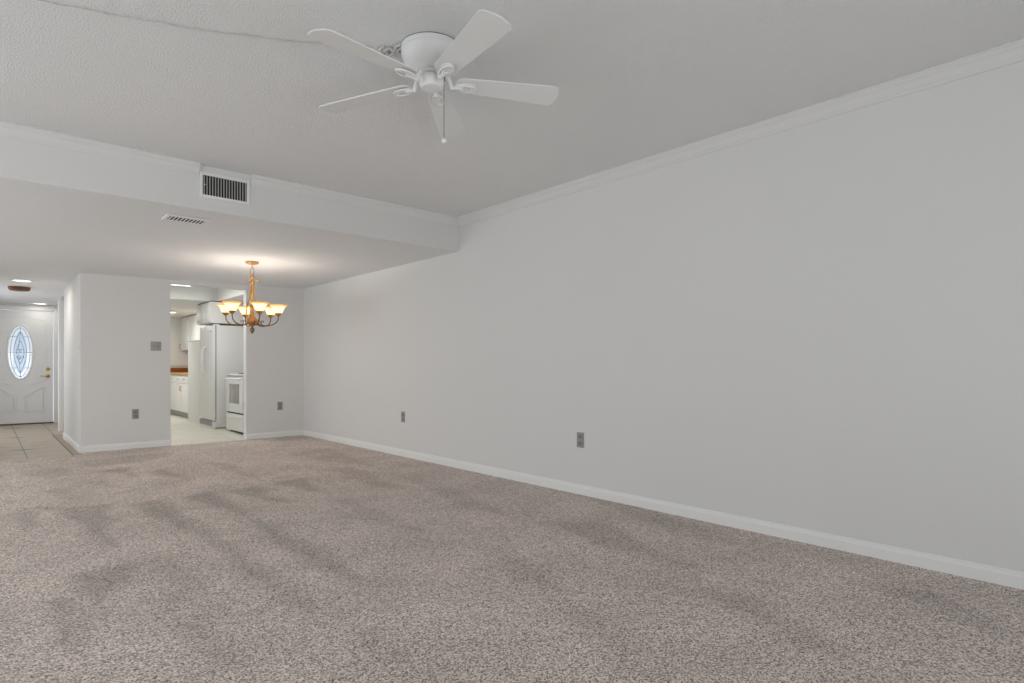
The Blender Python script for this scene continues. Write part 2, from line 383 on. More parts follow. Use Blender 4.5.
def build_carpet():
    x0, x1, y0, y1 = XL * H, XW * H, YF * H, YCH * H
    st = .028; nx = int((x1 - x0) / st); ny = int((y1 - y0) / st)
    gx = np.linspace(x0, x1, nx + 1); gy = np.linspace(y0, y1, ny + 1)
    X, Y = np.meshgrid(gx, gy); V = np.zeros(X.shape)
    wob = .03 * (np.sin(X * 9 + 3 * np.sin(Y * 4)) + np.sin(Y * 11 + 2 * np.sin(X * 5))) * .5
    for poly, s in strokes:
        P = np.array([floor_pt(*q) for q in poly]) * H
        ins = np.zeros(X.shape, bool); dm = np.full(X.shape, 1e9)
        for i in range(len(P)):
            a, b = P[i], P[(i + 1) % len(P)]
            d = b - a; t = np.clip(((X - a[0]) * d[0] + (Y - a[1]) * d[1]) / (d @ d), 0, 1)
            dm = np.minimum(dm, np.hypot(X - a[0] - t * d[0], Y - a[1] - t * d[1]))
            c = ((a[1] > Y) != (b[1] > Y)) & (X < (b[0] - a[0]) * (Y - a[1]) / (b[1] - a[1] + 1e-12) + a[0]); ins ^= c
        sd = np.where(ins, dm, -dm) + wob
        V = np.maximum(V, s * np.clip(sd / .09 + .5, 0, 1))
    verts = np.stack([X.ravel(), Y.ravel(), np.zeros(X.size)], 1)
    idx = np.arange(X.size).reshape(X.shape)
    fs = np.stack([idx[:-1, :-1], idx[:-1, 1:], idx[1:, 1:], idx[1:, :-1]], -1).reshape(-1, 4)
    me = bpy.data.meshes.new('floor')
    me.from_pydata(verts.tolist(), [], fs.tolist())
    a = me.attributes.new('pile', 'FLOAT', 'POINT'); a.data.foreach_set('value', V.ravel().astype(np.float32))
    me.materials.append(M['carpet'])
    o = bpy.data.objects.new('floor', me); COL.objects.link(o)
    return o
struct(build_carpet(), 'taupe speckled wall to wall carpet with vacuum strokes')
c = MB(); c.hbox(XL, XW, YF, YCH, -1.06, -1.002); c.hbox(OX0, OX1, YCH, YB - .02, -1.06, -1.0001); c.hbox(XC, OX0, YCH, YB, -1.06, -1.0001); c.hbox(OX1, XW, YCH, YB, -1.06, -1.0001); c.hbox(XL, -.3, YCH, YB, -1.06, -1.0001)
struct(c.done('floor_carpet_edge', 'carpet', smooth=False))

# ceilings
struct(MB().hbox(XL, XW, YF, YS + .05, ZU, ZU + .08).done('ceiling', 'ceil'))
def low_ceiling():
    b = bmesh.new(); nx, ny = 14, 8; g = []
    for j in range(ny + 1):
        row = []
        for i in range(nx + 1):
            x = XL + (XW - XL) * i / nx; v = j / ny; y = YS + .002 + (YB - YS - .002) * v
            zb = ZH + (ZL - ZH) * min(1, max(0, (x - XC) / (XW - XC)))
            row.append(b.verts.new((x * H, y * H, (1 + ZL * (1 - v) + zb * v) * H)))
        g.append(row)
    for j in range(ny):
        for i in range(nx): b.faces.new((g[j][i], g[j + 1][i], g[j + 1][i + 1], g[j][i + 1]))
    e = bmesh.ops.extrude_face_region(b, geom=b.faces[:])
    for v in e['geom']:
        if isinstance(v, bmesh.types.BMVert): v.co.z = (1 + 1.3) * H
    bmesh.ops.recalc_face_normals(b, faces=b.faces)
    m = MB(); m.b.free(); m.b = b
    return m.done('ceiling_low', 'ceil', smooth=False)
struct(low_ceiling())
struct(MB().hbox(-.42, XC, YB, YD + .12, ZH, 1.25).hbox(XC, 1.42, YB + .12, YD + .12, ZH, 1.25).done('ceiling_hall', 'ceil'))
struct(MB().hbox(XL, XW, YS, YS + .09, ZL + .0005, 1.6).done('wall_soffit', 'wall'))

# crown moulding and baseboards: profile swept along straight runs
def run(name, prof, p0, p1, m='trim'):
    """prof: (out, up) outline; p0 -> p1 along the wall, 'out' points to the left of the run"""
    a, b = Vector(p0), Vector(p1); d = (b - a).normalized(); n = Vector((-d.y, d.x, 0))
    t = bmesh.new(); R = []
    for p in (a, b): R.append([t.verts.new(p + n * o + Vector((0, 0, z))) for o, z in prof])
    k = len(prof)
    for i in range(k): t.faces.new((R[0][i], R[0][(i + 1) % k], R[1][(i + 1) % k], R[1][i]))
    t.faces.new(R[0]); t.faces.new(R[1][::-1]); bmesh.ops.recalc_face_normals(t, faces=t.faces)
    mb = MB(); mb.b.free(); mb.b = t
    return mb.done(name, m, smooth=False)
crown = [(0, 0), (0, -.080), (.008, -.080), (.010, -.068), (.018, -.060), (.034, -.032), (.046, -.022), (.050, -.012), (.055, -.010), (.055, 0)]
def P3(x, y, z): return (x * H, y * H, (1 + z) * H)
struct(run('trim_3', crown, P3(XW, YF, ZU), P3(XW, YS, ZU), 'crown'))
struct(run('trim_4', crown, P3(XW, YS, ZU), P3(1.508, YS, ZU), 'crown'))
struct(run('trim_5', crown, P3(1.150, YS, ZU), P3(XL, YS, ZU), 'crown'))
struct(run('trim_6', crown, P3(XL, YS, ZU), P3(XL, YF, ZU), 'crown'))
base = [(0, 0), (.014, 0), (.014, .055), (.010, .066), (.008, .078), (.004, .080), (0, .080)]
struct(run('baseboard_right', base, P3(XW, YF, -1), P3(XW, YB, -1)))
b1 = run('baseboard_back', base, P3(XW, YB, -1), P3(OX1, YB, -1)); struct(b1)
struct(run('baseboard_back.001', base, P3(OX0, YB, -1), P3(XC - .012, YB, -1)))
struct(run('baseboard_hall', base, P3(XC, YB - .012, -1), P3(XC, 10.28, -1)))
struct(run('baseboard_left', base, P3(XL, YB, -1), P3(XL, YF, -1)))
# casing at the alcove doorway and around the entry door
struct(MB().hbox(.862, .93, 11.37, 11.42, -1, 1.02, .004).hbox(.862, .885, 11.42, 11.54, -1, 1.02, .004).done('trim_7', 'trim'))
c = MB()
c.hbox(DX0 - .075, DX0 - .012, YD - .018, YD, -1, DT + .075, .004); c.hbox(DX1 + .012, DX1 + .075, YD - .018, YD, -1, DT + .075, .004)
c.hbox(DX0 - .012, DX1 + .012, YD - .018, YD, DT + .014, DT + .075, .004)
struct(c.done('trim_8', 'trim'))
# doorstep strip under the entry door
struct(MB().hbox(DX0 - .012, DX1 + .012, YD - .005, YD + .1, -1, -.982).done('trim_9', 'brown'))

# ------------------------------------------------------------------ entry door
def entry_door():
    cx, cz, rx, rz = .471, .244, .162, .452
    y0, y1 = YD + .012, YD + .055
    # slab with an oval hole: ring of quads from ellipse to rectangle
    t = bmesh.new(); n = 64
    def rect_pt(a):
        c, s = math.cos(a), math.sin(a)
        hx0, hx1, hz0, hz1 = DX0 - cx, DX1 - cx, -.978 - cz, DT - cz
        k = min((hx1 / c) if c > 1e-9 else (hx0 / c if c < -1e-9 else 9e9), (hz1 / s) if s > 1e-9 else (hz0 / s if s < -1e-9 else 9e9))
        return cx + k * c, cz + k * s
    angs = sorted([2 * PI * i / n for i in range(n)] + [math.atan2(z - cz, x - cx) % (2 * PI) for x in (DX0, DX1) for z in (-.978, DT)])
    rings = []
    for y in (y0, y1):
        rings.append(([t.verts.new(P3(cx + rx * math.cos(a), y, cz + rz * math.sin(a))) for a in angs], [t.verts.new(P3(rect_pt(a)[0], y, rect_pt(a)[1])) for a in angs]))
    k = len(angs)
    for i in range(k):
        j = (i + 1) % k
        (a0, b0), (a1, b1) = rings
        t.faces.new((a0[i], a0[j], b0[j], b0[i])); t.faces.new((a1[i], b1[i], b1[j], a1[j]))
        t.faces.new((a0[i], a1[i], a1[j], a0[j])); t.faces.new((b0[i], b0[j], b1[j], b1[i]))
    bmesh.ops.recalc_face_normals(t, faces=t.faces)
    mb = MB(); mb.b.free(); mb.b = t
    d = struct(mb.done('door_1', 'trim', smooth=False), 'white front door with a bright oval leaded glass and brass lockset')
    el = lambda f, y, m=64: [P3(cx + f * rx * math.cos(2 * PI * i / m), y, cz + (rz - (1 - f) * rx) * math.sin(2 * PI * i / m)) for i in range(m)]
    MB().tube(el(1.08, y0), .014, 8, True).done('glass_frame', 'trim', d)
    # lower raised panels with arched tops and a frame line above
    pm = MB()
    for sx in (-1, 1):
        xa, xb = (DX0 + .10, cx - .055) if sx < 0 else (cx + .055, DX1 - .10)
        pts = [(xa, -.80), (xb, -.80)]
        hi, lo = -.36, -.50
        for i in range(9):
            q = i / 8; x = xb + (xa - xb) * q
            f = q if sx < 0 else 1 - q                 # high towards the outer edge
            pts.append((x, lo + (hi - lo) * (.5 - .5 * math.cos(PI * f))))
        for a, b in zip(pts, pts[1:] + pts[:1]):
            pm.tube([P3(a[0], y0 - .001, a[1]), P3(b[0], y0 - .001, b[1])], .007, 6)
        ins = [(x + (.03 if x < (xa + xb) / 2 else -.03), z + (.03 if z < -.7 else -.03)) for x, z in pts]
        mt = Matrix.Translation((0, y0 * H, H)) @ Matrix.Rotation(PI / 2, 4, 'X')
        pm.prism([(x * H, z * H) for x, z in ins], 0, .006, mt, .003)
    pm.done('raised_panel', 'trim', d)
    um = MB()
    for (xa, za, xb, zb) in ((DX0 + .1, .80, DX0 + .1, -.24), (DX1 - .1, .80, DX1 - .1, -.24), (DX0 + .1, .80, cx - .1, .86), (DX1 - .1, .80, cx + .1, .86), (DX0 + .1, -.24, cx - .1, -.33), (DX1 - .1, -.24, cx + .1, -.33), (cx - .1, .86, cx + .1, .86)):
        um.tube([P3(xa, y0 - .001, za), P3(xb, y0 - .001, zb)], .006, 6)
    um.done('panel_moulding', 'trim', d)
    t = bmesh.new(); c0 = [t.verts.new(p) for p in el(1.0, (y0 + y1) / 2)]; t.faces.new(c0)
    e = bmesh.ops.extrude_face_region(t, geom=t.faces[:])
    bmesh.ops.translate(t, vec=(0, .006, 0), verts=[v for v in e['geom'] if isinstance(v, bmesh.types.BMVert)])
    mb = MB(); mb.b.free(); mb.b = t
    pane = mb.done('oval_pane', 'pane', d, smooth=False)
    yl = (y0 + y1) / 2 - .004
    lm = MB(); E = lambda a, f=1.0: P3(cx + f * rx * math.cos(a), yl, cz + f * rz * math.sin(a))
    lm.tube(el(.80, yl), .004, 6, True)
    for z in (-.27, 0, .27):
        w = rx * math.sqrt(1 - (z / rz) ** 2)
        lm.tube([P3(cx - w, yl, cz + z), P3(cx - w * .35, yl, cz + z)], .004, 6); lm.tube([P3(cx + w * .35, yl, cz + z), P3(cx + w, yl, cz + z)], .004, 6)
    lm.tube([P3(cx, yl, cz + rz * .98), P3(cx, yl, cz + .34)], .004, 6); lm.tube([P3(cx, yl, cz - .34), P3(cx, yl, cz - rz * .98)], .004, 6)
    for s in (-1, 1):
        lm.tube([P3(cx + s * .085 * math.sin(PI * q / 20), yl, cz - .36 + .72 * q / 20) for q in range(21)], .004, 6)
        lm.tube([P3(cx + s * .05 * math.sin(PI * q / 20), yl, cz - .2 + .4 * q / 20) for q in range(21)], .0035, 6)
        lm.tube([P3(cx + s * (.02 + .03 * math.cos(q * .5)), yl, cz + .02 + .03 * math.sin(q * .5)) for q in range(13)], .0035, 6)
        lm.tube([P3(cx + s * (.02 + .03 * math.cos(q * .5)), yl, cz - .09 + .025 * math.sin(q * .5)) for q in range(13)], .0035, 6)
    lm.tube([P3(cx, yl, cz - .34), P3(cx - .03, yl, cz), P3(cx, yl, cz + .34)], .003, 6)
    lm.done('leading', 'lead', pane)
    bm_ = MB(); mt = Matrix.Translation((0, (yl + .002) * H, H)) @ Matrix.Rotation(PI / 2, 4, 'X')
    bm_.prism([((cx + .085 * math.sin(2 * PI * q / 40)) * H, (cz + .36 * math.cos(2 * PI * q / 40)) * H) for q in range(40)], 0, .003, mt)
    bm_.done('bevelled_centre', 'bevel_pane', pane)
    # lockset
    lk = MB(); lk.lathe([(0, 0), (.028, 0), (.030, .006), (.024, .014), (.020, .016), (0, .018)], P3(.845, y0, -.045), 20, 'Y')
    for v in lk.b.verts: v.co.y = 2 * y0 * H - v.co.y
    lk.box(.845 * H - .004, .845 * H + .004, y0 * H - .034, y0 * H - .014, (1 - .045) * H - .015, (1 - .045) * H + .015, .002)
    lk.done('deadbolt', 'brass', d)
    lv = MB(); lv.lathe([(0, 0), (.030, 0), (.032, .006), (.026, .012), (.011, .016), (.011, .045), (0, .046)], P3(.845, y0, -.172), 20, 'Y')
    for v in lv.b.verts: v.co.y = 2 * y0 * H - v.co.y
    lv.tube([(.845 * H, y0 * H - .042, (1 - .172) * H), (.845 * H - .04, y0 * H - .046, (1 - .170) * H), (.845 * H - .085, y0 * H - .044, (1 - .165) * H), (.845 * H - .11, y0 * H - .04, (1 - .168) * H)], [.011, .010, .009, .008], 10)
    lv.done('lever_handle', 'brass', d)
entry_door()

# ------------------------------------------------------------------ ceiling fan
def fan():
    fx, fy, z0 = 1.52 * H, 2.235 * H, (1 + ZU) * H
    t = thing('ceiling_fan', 'white five blade hugger ceiling fan close under the ceiling', 'ceiling fan', (fx, fy, z0))
    k = H
    MB().lathe([(.128 * k, 0), (.136 * k, 0), (.136 * k, -.004 * k), (.128 * k, -.005 * k)], n=48).done('ceiling_gap_shade', 'gap', t)  # dark ring colours in the shadow line between housing and ceiling
    MB().lathe([(.128 * k, -.003 * k), (.138 * k, -.004 * k), (.139 * k, -.016 * k), (.136 * k, -.020 * k), (.136 * k, -.025 * k), (.138 * k, -.029 * k), (.134 * k, -.046 * k), (.127 * k, -.060 * k), (.124 * k, -.063 * k), (.122 * k, -.068 * k), (.108 * k, -.083 * k), (.090 * k, -.094 * k), (.078 * k, -.104 * k), (.068 * k, -.114 * k), (.060 * k, -.118 * k), (0, -.118 * k)], n=48).done('motor_housing', 'fan_white', t)
    MB().lathe([(.062 * k, -.116 * k), (.060 * k, -.122 * k), (0, -.122 * k)], n=40).done('housing_gap', 'gap', t)
    MB().lathe([(.064 * k, -.120 * k), (.072 * k, -.121 * k), (.073 * k, -.128 * k), (.066 * k, -.130 * k), (0, -.130 * k)], n=40).done('flywheel', 'fan_white', t)
    MB().lathe([(.050 * k, -.128 * k), (.055 * k, -.134 * k), (.056 * k, -.165 * k), (.053 * k, -.172 * k), (.053 * k, -.176 * k), (.046 * k, -.184 * k), (.025 * k, -.188 * k), (0, -.189 * k)], n=40).done('switch_housing', 'fan_white', t)
    zb = (1.297 - ZU) * k
    ph = math.radians(-100.0)
    # blade outline along +x
    r0, r1, w0, w1 = .112 * k, .596 * k, .050 * k, .073 * k
    out = []
    for i in range(9): a = -PI / 2 + PI * 0 + (PI / 2) * i / 8; out.append((r1 - .030 * k + .030 * k * math.cos(a), -w1 + .035 * k + .035 * k * math.sin(a)))
    out += [(r1 + .006 * k, -.02 * k), (r1 + .008 * k, 0), (r1 + .006 * k, .02 * k)]
    for i in range(9): a = (PI / 2) * i / 8; out.append((r1 - .030 * k + .030 * k * math.cos(a), w1 - .035 * k + .035 * k * math.sin(a)))
    for i in range(7): a = PI / 2 + (PI / 2) * i / 6; out.append((r0 + .03 * k + .03 * k * math.cos(a), w0 - .03 * k + .03 * k * math.sin(a)))
    for i in range(7): a = PI + (PI / 2) * i / 6; out.append((r0 + .03 * k + .03 * k * math.cos(a), -w0 + .03 * k + .03 * k * math.sin(a)))
    tilt = Matrix.Rotation(math.radians(-10), 4, 'X')
    blade_me = MB().prism(out, 0, .006, tilt, .0015).done('fan_blade', 'fan_white', t)
    im = MB()                                        # iron: bent neck from the flywheel and a slotted leaf plate under the blade
    zt = -.126 * k - zb
    im.tube([(.060 * k, 0, zt), (.070 * k, 0, zt), (.078 * k, 0, zt - .008), (.094 * k, 0, -.020), (.108 * k, 0, -.014), (.135 * k, 0, -.009)], [.012, .012, .011, .011, .011, .012], 10)
    leaf = [(.100 * k + .054 * k * (1 - math.cos(a)) , .030 * k * math.sin(a) * (1 - .25 * math.cos(a))) for a in [2 * PI * i / 28 for i in range(28)]]
    im.prism(leaf[::-1], -.011, -.003, tilt, .003)
    im.tube([Vector((  .104 * k + .048 * k * (1 - math.cos(a)), .025 * k * math.sin(a), -.012 - .030 * k * math.sin(a) * -.0)) for a in [2 * PI * i / 28 for i in range(28)]], .0045, 6, True)
    iron_me = im.done('blade_iron', 'fan_white', t)
    screws = [MB().lathe([(0, -.016), (.004, -.016), (.006, -.013), (.006, -.009), (0, -.009)], (q[0] * k, q[1] * k, 0), 10).done('screw', 'trim', iron_me) for q in ((.14, .011), (.14, -.011), (.185, 0))]
    for i in range(5):
        if i == 0: b, ir = blade_me, iron_me
        else:
            b = blade_me.copy(); ir = iron_me.copy()
            for o in (b, ir): COL.objects.link(o); o.parent = t
            for sw in screws: o = sw.copy(); COL.objects.link(o); o.parent = ir
        for o in (b, ir): o.location = (0, 0, zb); o.rotation_euler = (0, math.radians((.6, .2, .6, 3.3, 3.0)[i]), ph + i * 2 * PI / 5)   # the two left blades sag a little
    # pull chain on the camera-right side of the switch housing
    rx_, ry_ = .056 * k * math.cos(-YAW), .056 * k * math.sin(-YAW)
    ch = MB(); ch.lathe([(.0, 0), (.006, 0), (.006, -.02), (.0, -.022)], (rx_, ry_, -.128 * k), 10)
    n = 70; z1, z2 = -.14 * k, (1.035 - ZU) * k
    ch.tube([(rx_, ry_, z1 + (z2 - z1) * i / n) for i in range(n + 1)], [.0016 if i % 2 else .0024 for i in range(n + 1)], 6)
    c = ch.done('pull_chain', 'chain', t)
    MB().lathe([(0, .012), (.006, .012), (.011, .006), (.013, 0), (.011, -.007), (.006, -.012), (0, -.013)], (rx_, ry_, z2 - .006), 16).done('chain_knob', 'trim', c)
fan()

# painted-over cord that runs along the ceiling to the fan, bunched beside its housing
def ceil_pt(px, py, dz=0):
    t = ZU * F / (HY - py); u = (px - 512) / F
    return Vector((t * (math.sin(YAW) + u * math.cos(YAW)) * H, t * (math.cos(YAW) - u * math.sin(YAW)) * H, (1 + ZU) * H - dz))
cp = [(-40, -16), (10, -7), (48, 0.5), (62, 4), (75, 5.8), (92, 9), (110, 13.4), (128, 16), (148, 19.5), (165, 22), (180, 25.6), (204, 29), (224, 32), (245, 34.2), (272, 38), (296, 41), (325, 42.4), (352, 44), (378, 47)]
fine = []
for a, b in zip(cp, cp[1:]):
    for i in range(6):
        q = i / 6; w = random.uniform(-.35, .35)
        fine.append(ceil_pt(a[0] + (b[0] - a[0]) * q, a[1] + (b[1] - a[1]) * q + w, .0048))
cm = MB(); cm.tube(fine, [random.uniform(.0022, .0042) for _ in fine], 6)
loops = [(378, 47), (383, 45), (387, 50), (384, 53), (381, 49), (388, 46), (393, 48), (392, 52), (388, 54), (393, 50), (397, 43), (401, 42), (402, 46), (397, 48), (401, 51), (406, 52)]
lp = []
for a, b in zip(loops, loops[1:]):
    for i in range(4): q = i / 4; lp.append(ceil_pt(a[0] + (b[0] - a[0]) * q, a[1] + (b[1] - a[1]) * q, .012 + .004 * math.sin(len(lp) * 1.1)))
cm.tube(lp, .0065, 8)
tag(cm.done('power_cable', 'cord'), 'thin painted cord across the ceiling, bunched beside the ceiling fan', 'cord')

# ------------------------------------------------------------------ vents
def soffit_vent():
    x0, x1, z0, z1 = 1.175, 1.479, 1.243, 1.385
    t = thing('wall_vent', 'white framed vent with dark vertical slats high on the dropped beam', 'vent', P3((x0 + x1) / 2, YS, z0))
    T = Vector(P3((x0 + x1) / 2, YS, z0))
    def L(mb, name, m):
        for v in mb.b.verts: v.co -= T
        return mb.done(name, m, t)
    f = MB(); y0, y1 = YS - .014, YS
    f.hbox(x0 - .020, x0, y0, y1, z0 - .022, z1 + .02, .003); f.hbox(x1, x1 + .020, y0, y1, z0 - .022, z1 + .02, .003)
    f.hbox(x0, x1, y0, y1, z0 - .022, z0, .003); f.hbox(x0, x1, y0, y1, z1, z1 + .02, .003)
    L(f, 'frame', 'trim')
    L(MB().hbox(x0, x1, YS - .003, YS - .0005, z0, z1), 'duct_backing', 'gap')
    n = 16
    for i in range(n):
        x = x0 + (x1 - x0) * (i + .5) / n
        s = MB(); s.box(-.0035, .0035, -.001, .001, z0 * H + H, z1 * H + H)
        for v in s.b.verts:
            a = math.radians(20); cx_, cy_ = v.co.x, v.co.y
            v.co.x = x * H + cx_ * math.cos(a) - cy_ * math.sin(a); v.co.y = (YS - .009) * H + cx_ * math.sin(a) + cy_ * math.cos(a)
        L(s, 'slat', 'vent')
    s = MB()
    s.lathe([(0, -.003), (.004, -.002), (.005, 0), (0, 0)], P3(x0 + .012, YS - .0145, (z0 + z1) / 2), 10, 'Y'); L(s, 'damper_lever', 'trim')
soffit_vent()
struct(MB().hbox(1.150, 1.508, YS - .006, YS, 1.40, ZU).done('trim_10', 'crown'))
def ceiling_vent():
    x0, x1, y0, y1 = 1.035, 1.285, 4.945, 5.09
    z = ZL - (ZL - (ZH + .006)) * ((5.0 - YS) / (YB - YS)) - .0005
    t = thing('ceiling_vent', 'small slatted vent flush in the low dining ceiling', 'vent', P3((x0 + x1) / 2, (y0 + y1) / 2, z))
    T = Vector(P3((x0 + x1) / 2, (y0 + y1) / 2, z))
    def L(mb, name, m):
        for v in mb.b.verts: v.co -= T
        return mb.done(name, m, t)
    f = MB(); a = .028
    f.hbox(x0 - a, x0, y0 - a, y1 + a, z - .010, z, .003); f.hbox(x1, x1 + a, y0 - a, y1 + a, z - .010, z, .003)
    f.hbox(x0, x1, y0 - a, y0, z - .010, z, .003); f.hbox(x0, x1, y1, y1 + a, z - .010, z, .003)
    L(f, 'frame', 'trim'); L(MB().hbox(x0, x1, y0, y1, z - .003, z - .0005), 'duct_backing', 'gap')
    for i in range(10):
        x = x0 + (x1 - x0) * (i + .5) / 10
        L(MB().hbox(x - .0045, x + .0045, y0, y1, z - .009, z - .0065), 'slat', 'trim')
ceiling_vent()

# ------------------------------------------------------------------ outlets and switches (built facing -y at the origin)
def outlet(loc, rz, label):
    t = thing('wall_outlet', label, 'outlet', loc, rz, 'grey duplex outlets')
    MB().box(-.037, .037, -.006, 0, -.062, .062, .002).done('cover_plate', 'plate', t)
    for s in (-1, 1):
        r = MB(); r.box(-.017, .017, -.009, -.005, s * .026 - .015, s * .026 + .015, .003); o = r.done('receptacle', 'plate_dark', t)
        MB().box(-.008, -.005, -.0098, -.0088, s * .026 - .005, s * .026 + .006).box(.005, .008, -.0098, -.0088, s * .026 - .005, s * .026 + .006).done('slots', 'gap', o)
    MB().lathe([(0, 0), (.003, 0), (.003, .002), (0, .002)], (0, -.008, 0), 8, 'Y').done('screw', 'grille', t)
    return t
o1 = outlet(P3(XW, 3.054, -.575), -PI / 2 + PI, 'grey outlet low on the long right wall, the nearer of its two')
o1.rotation_euler.z = -PI / 2
copy_thing(o1, P3(XW, 5.666, -.562), -PI / 2, 'grey outlet low on the long right wall, the farther of its two')
copy_thing(o1, P3(1.378, YB, -.580), 0, 'grey outlet low on the back wall left of the kitchen opening')
copy_thing(o1, P3(3.130, YB, -.561), 0, 'grey outlet low on the back wall right of the kitchen opening')
def switch(loc, rz, label, gangs, m, mt):
    t = thing('light_switch', label, 'light switch', loc, rz)
    w = .037 + .023 * (gangs - 1)
    MB().box(-w, w, -.006, 0, -.060, .060, .002).done('cover_plate', m, t)
    for g in range(gangs):
        x = (g - (gangs - 1) / 2) * .046
        MB().box(x - .006, x + .006, -.008, -.005, -.013, .013).done('toggle_slot', mt, t)
        b = MB(); b.box(x - .004, x + .004, -.018, -.006, 0, .009, .001); b.done('toggle', m, t)
switch(P3(1.596, YB, .253), 0, 'grey double switch plate beside the kitchen opening', 2, 'switch_grey', 'plate_dark')
switch(P3(XC, 8.556, .226), -PI / 2, 'white single switch on the hall side of the corner', 1, 'white', 'grille')

# ------------------------------------------------------------------ hall ceiling fittings
def downlight(x, y, label, r):
    z = ZH
    t = thing('recessed_light', label, 'ceiling light', P3(x, y, z), 0, 'recessed hall lights')
    MB().lathe([(r * .78, -.001), (r * .80, -.010), (r * .9, -.012), (r, -.006), (r, 0), (r * .78, 0)], n=40).done('trim_ring', 'trim', t)
    MB().lathe([(0, -.009), (r * .5, -.008), (r * .79, -.003), (r * .79, -.001), (0, -.001)], n=40).done('lens', 'lamp', t)
downlight(.359, 9.62, 'round recessed ceiling light in the hall, nearer the carpet', .125)
downlight(.722, 12.93, 'round recessed ceiling light by the front door', .125)
sd = thing('smoke_detector', 'brown round smoke detector on the hall ceiling', 'smoke detector', P3(.363, 10.44, ZH))
MB().lathe([(0, 0), (.118, 0), (.125, -.008), (.125, -.030), (.112, -.052), (.06, -.060), (0, -.060)], n=40).done('cover', 'brown', sd)
MB().lathe([(.130, 0), (.132, -.005), (.126, -.007), (.118, -.001)], n=40).done('mounting_ring', 'brass', sd)

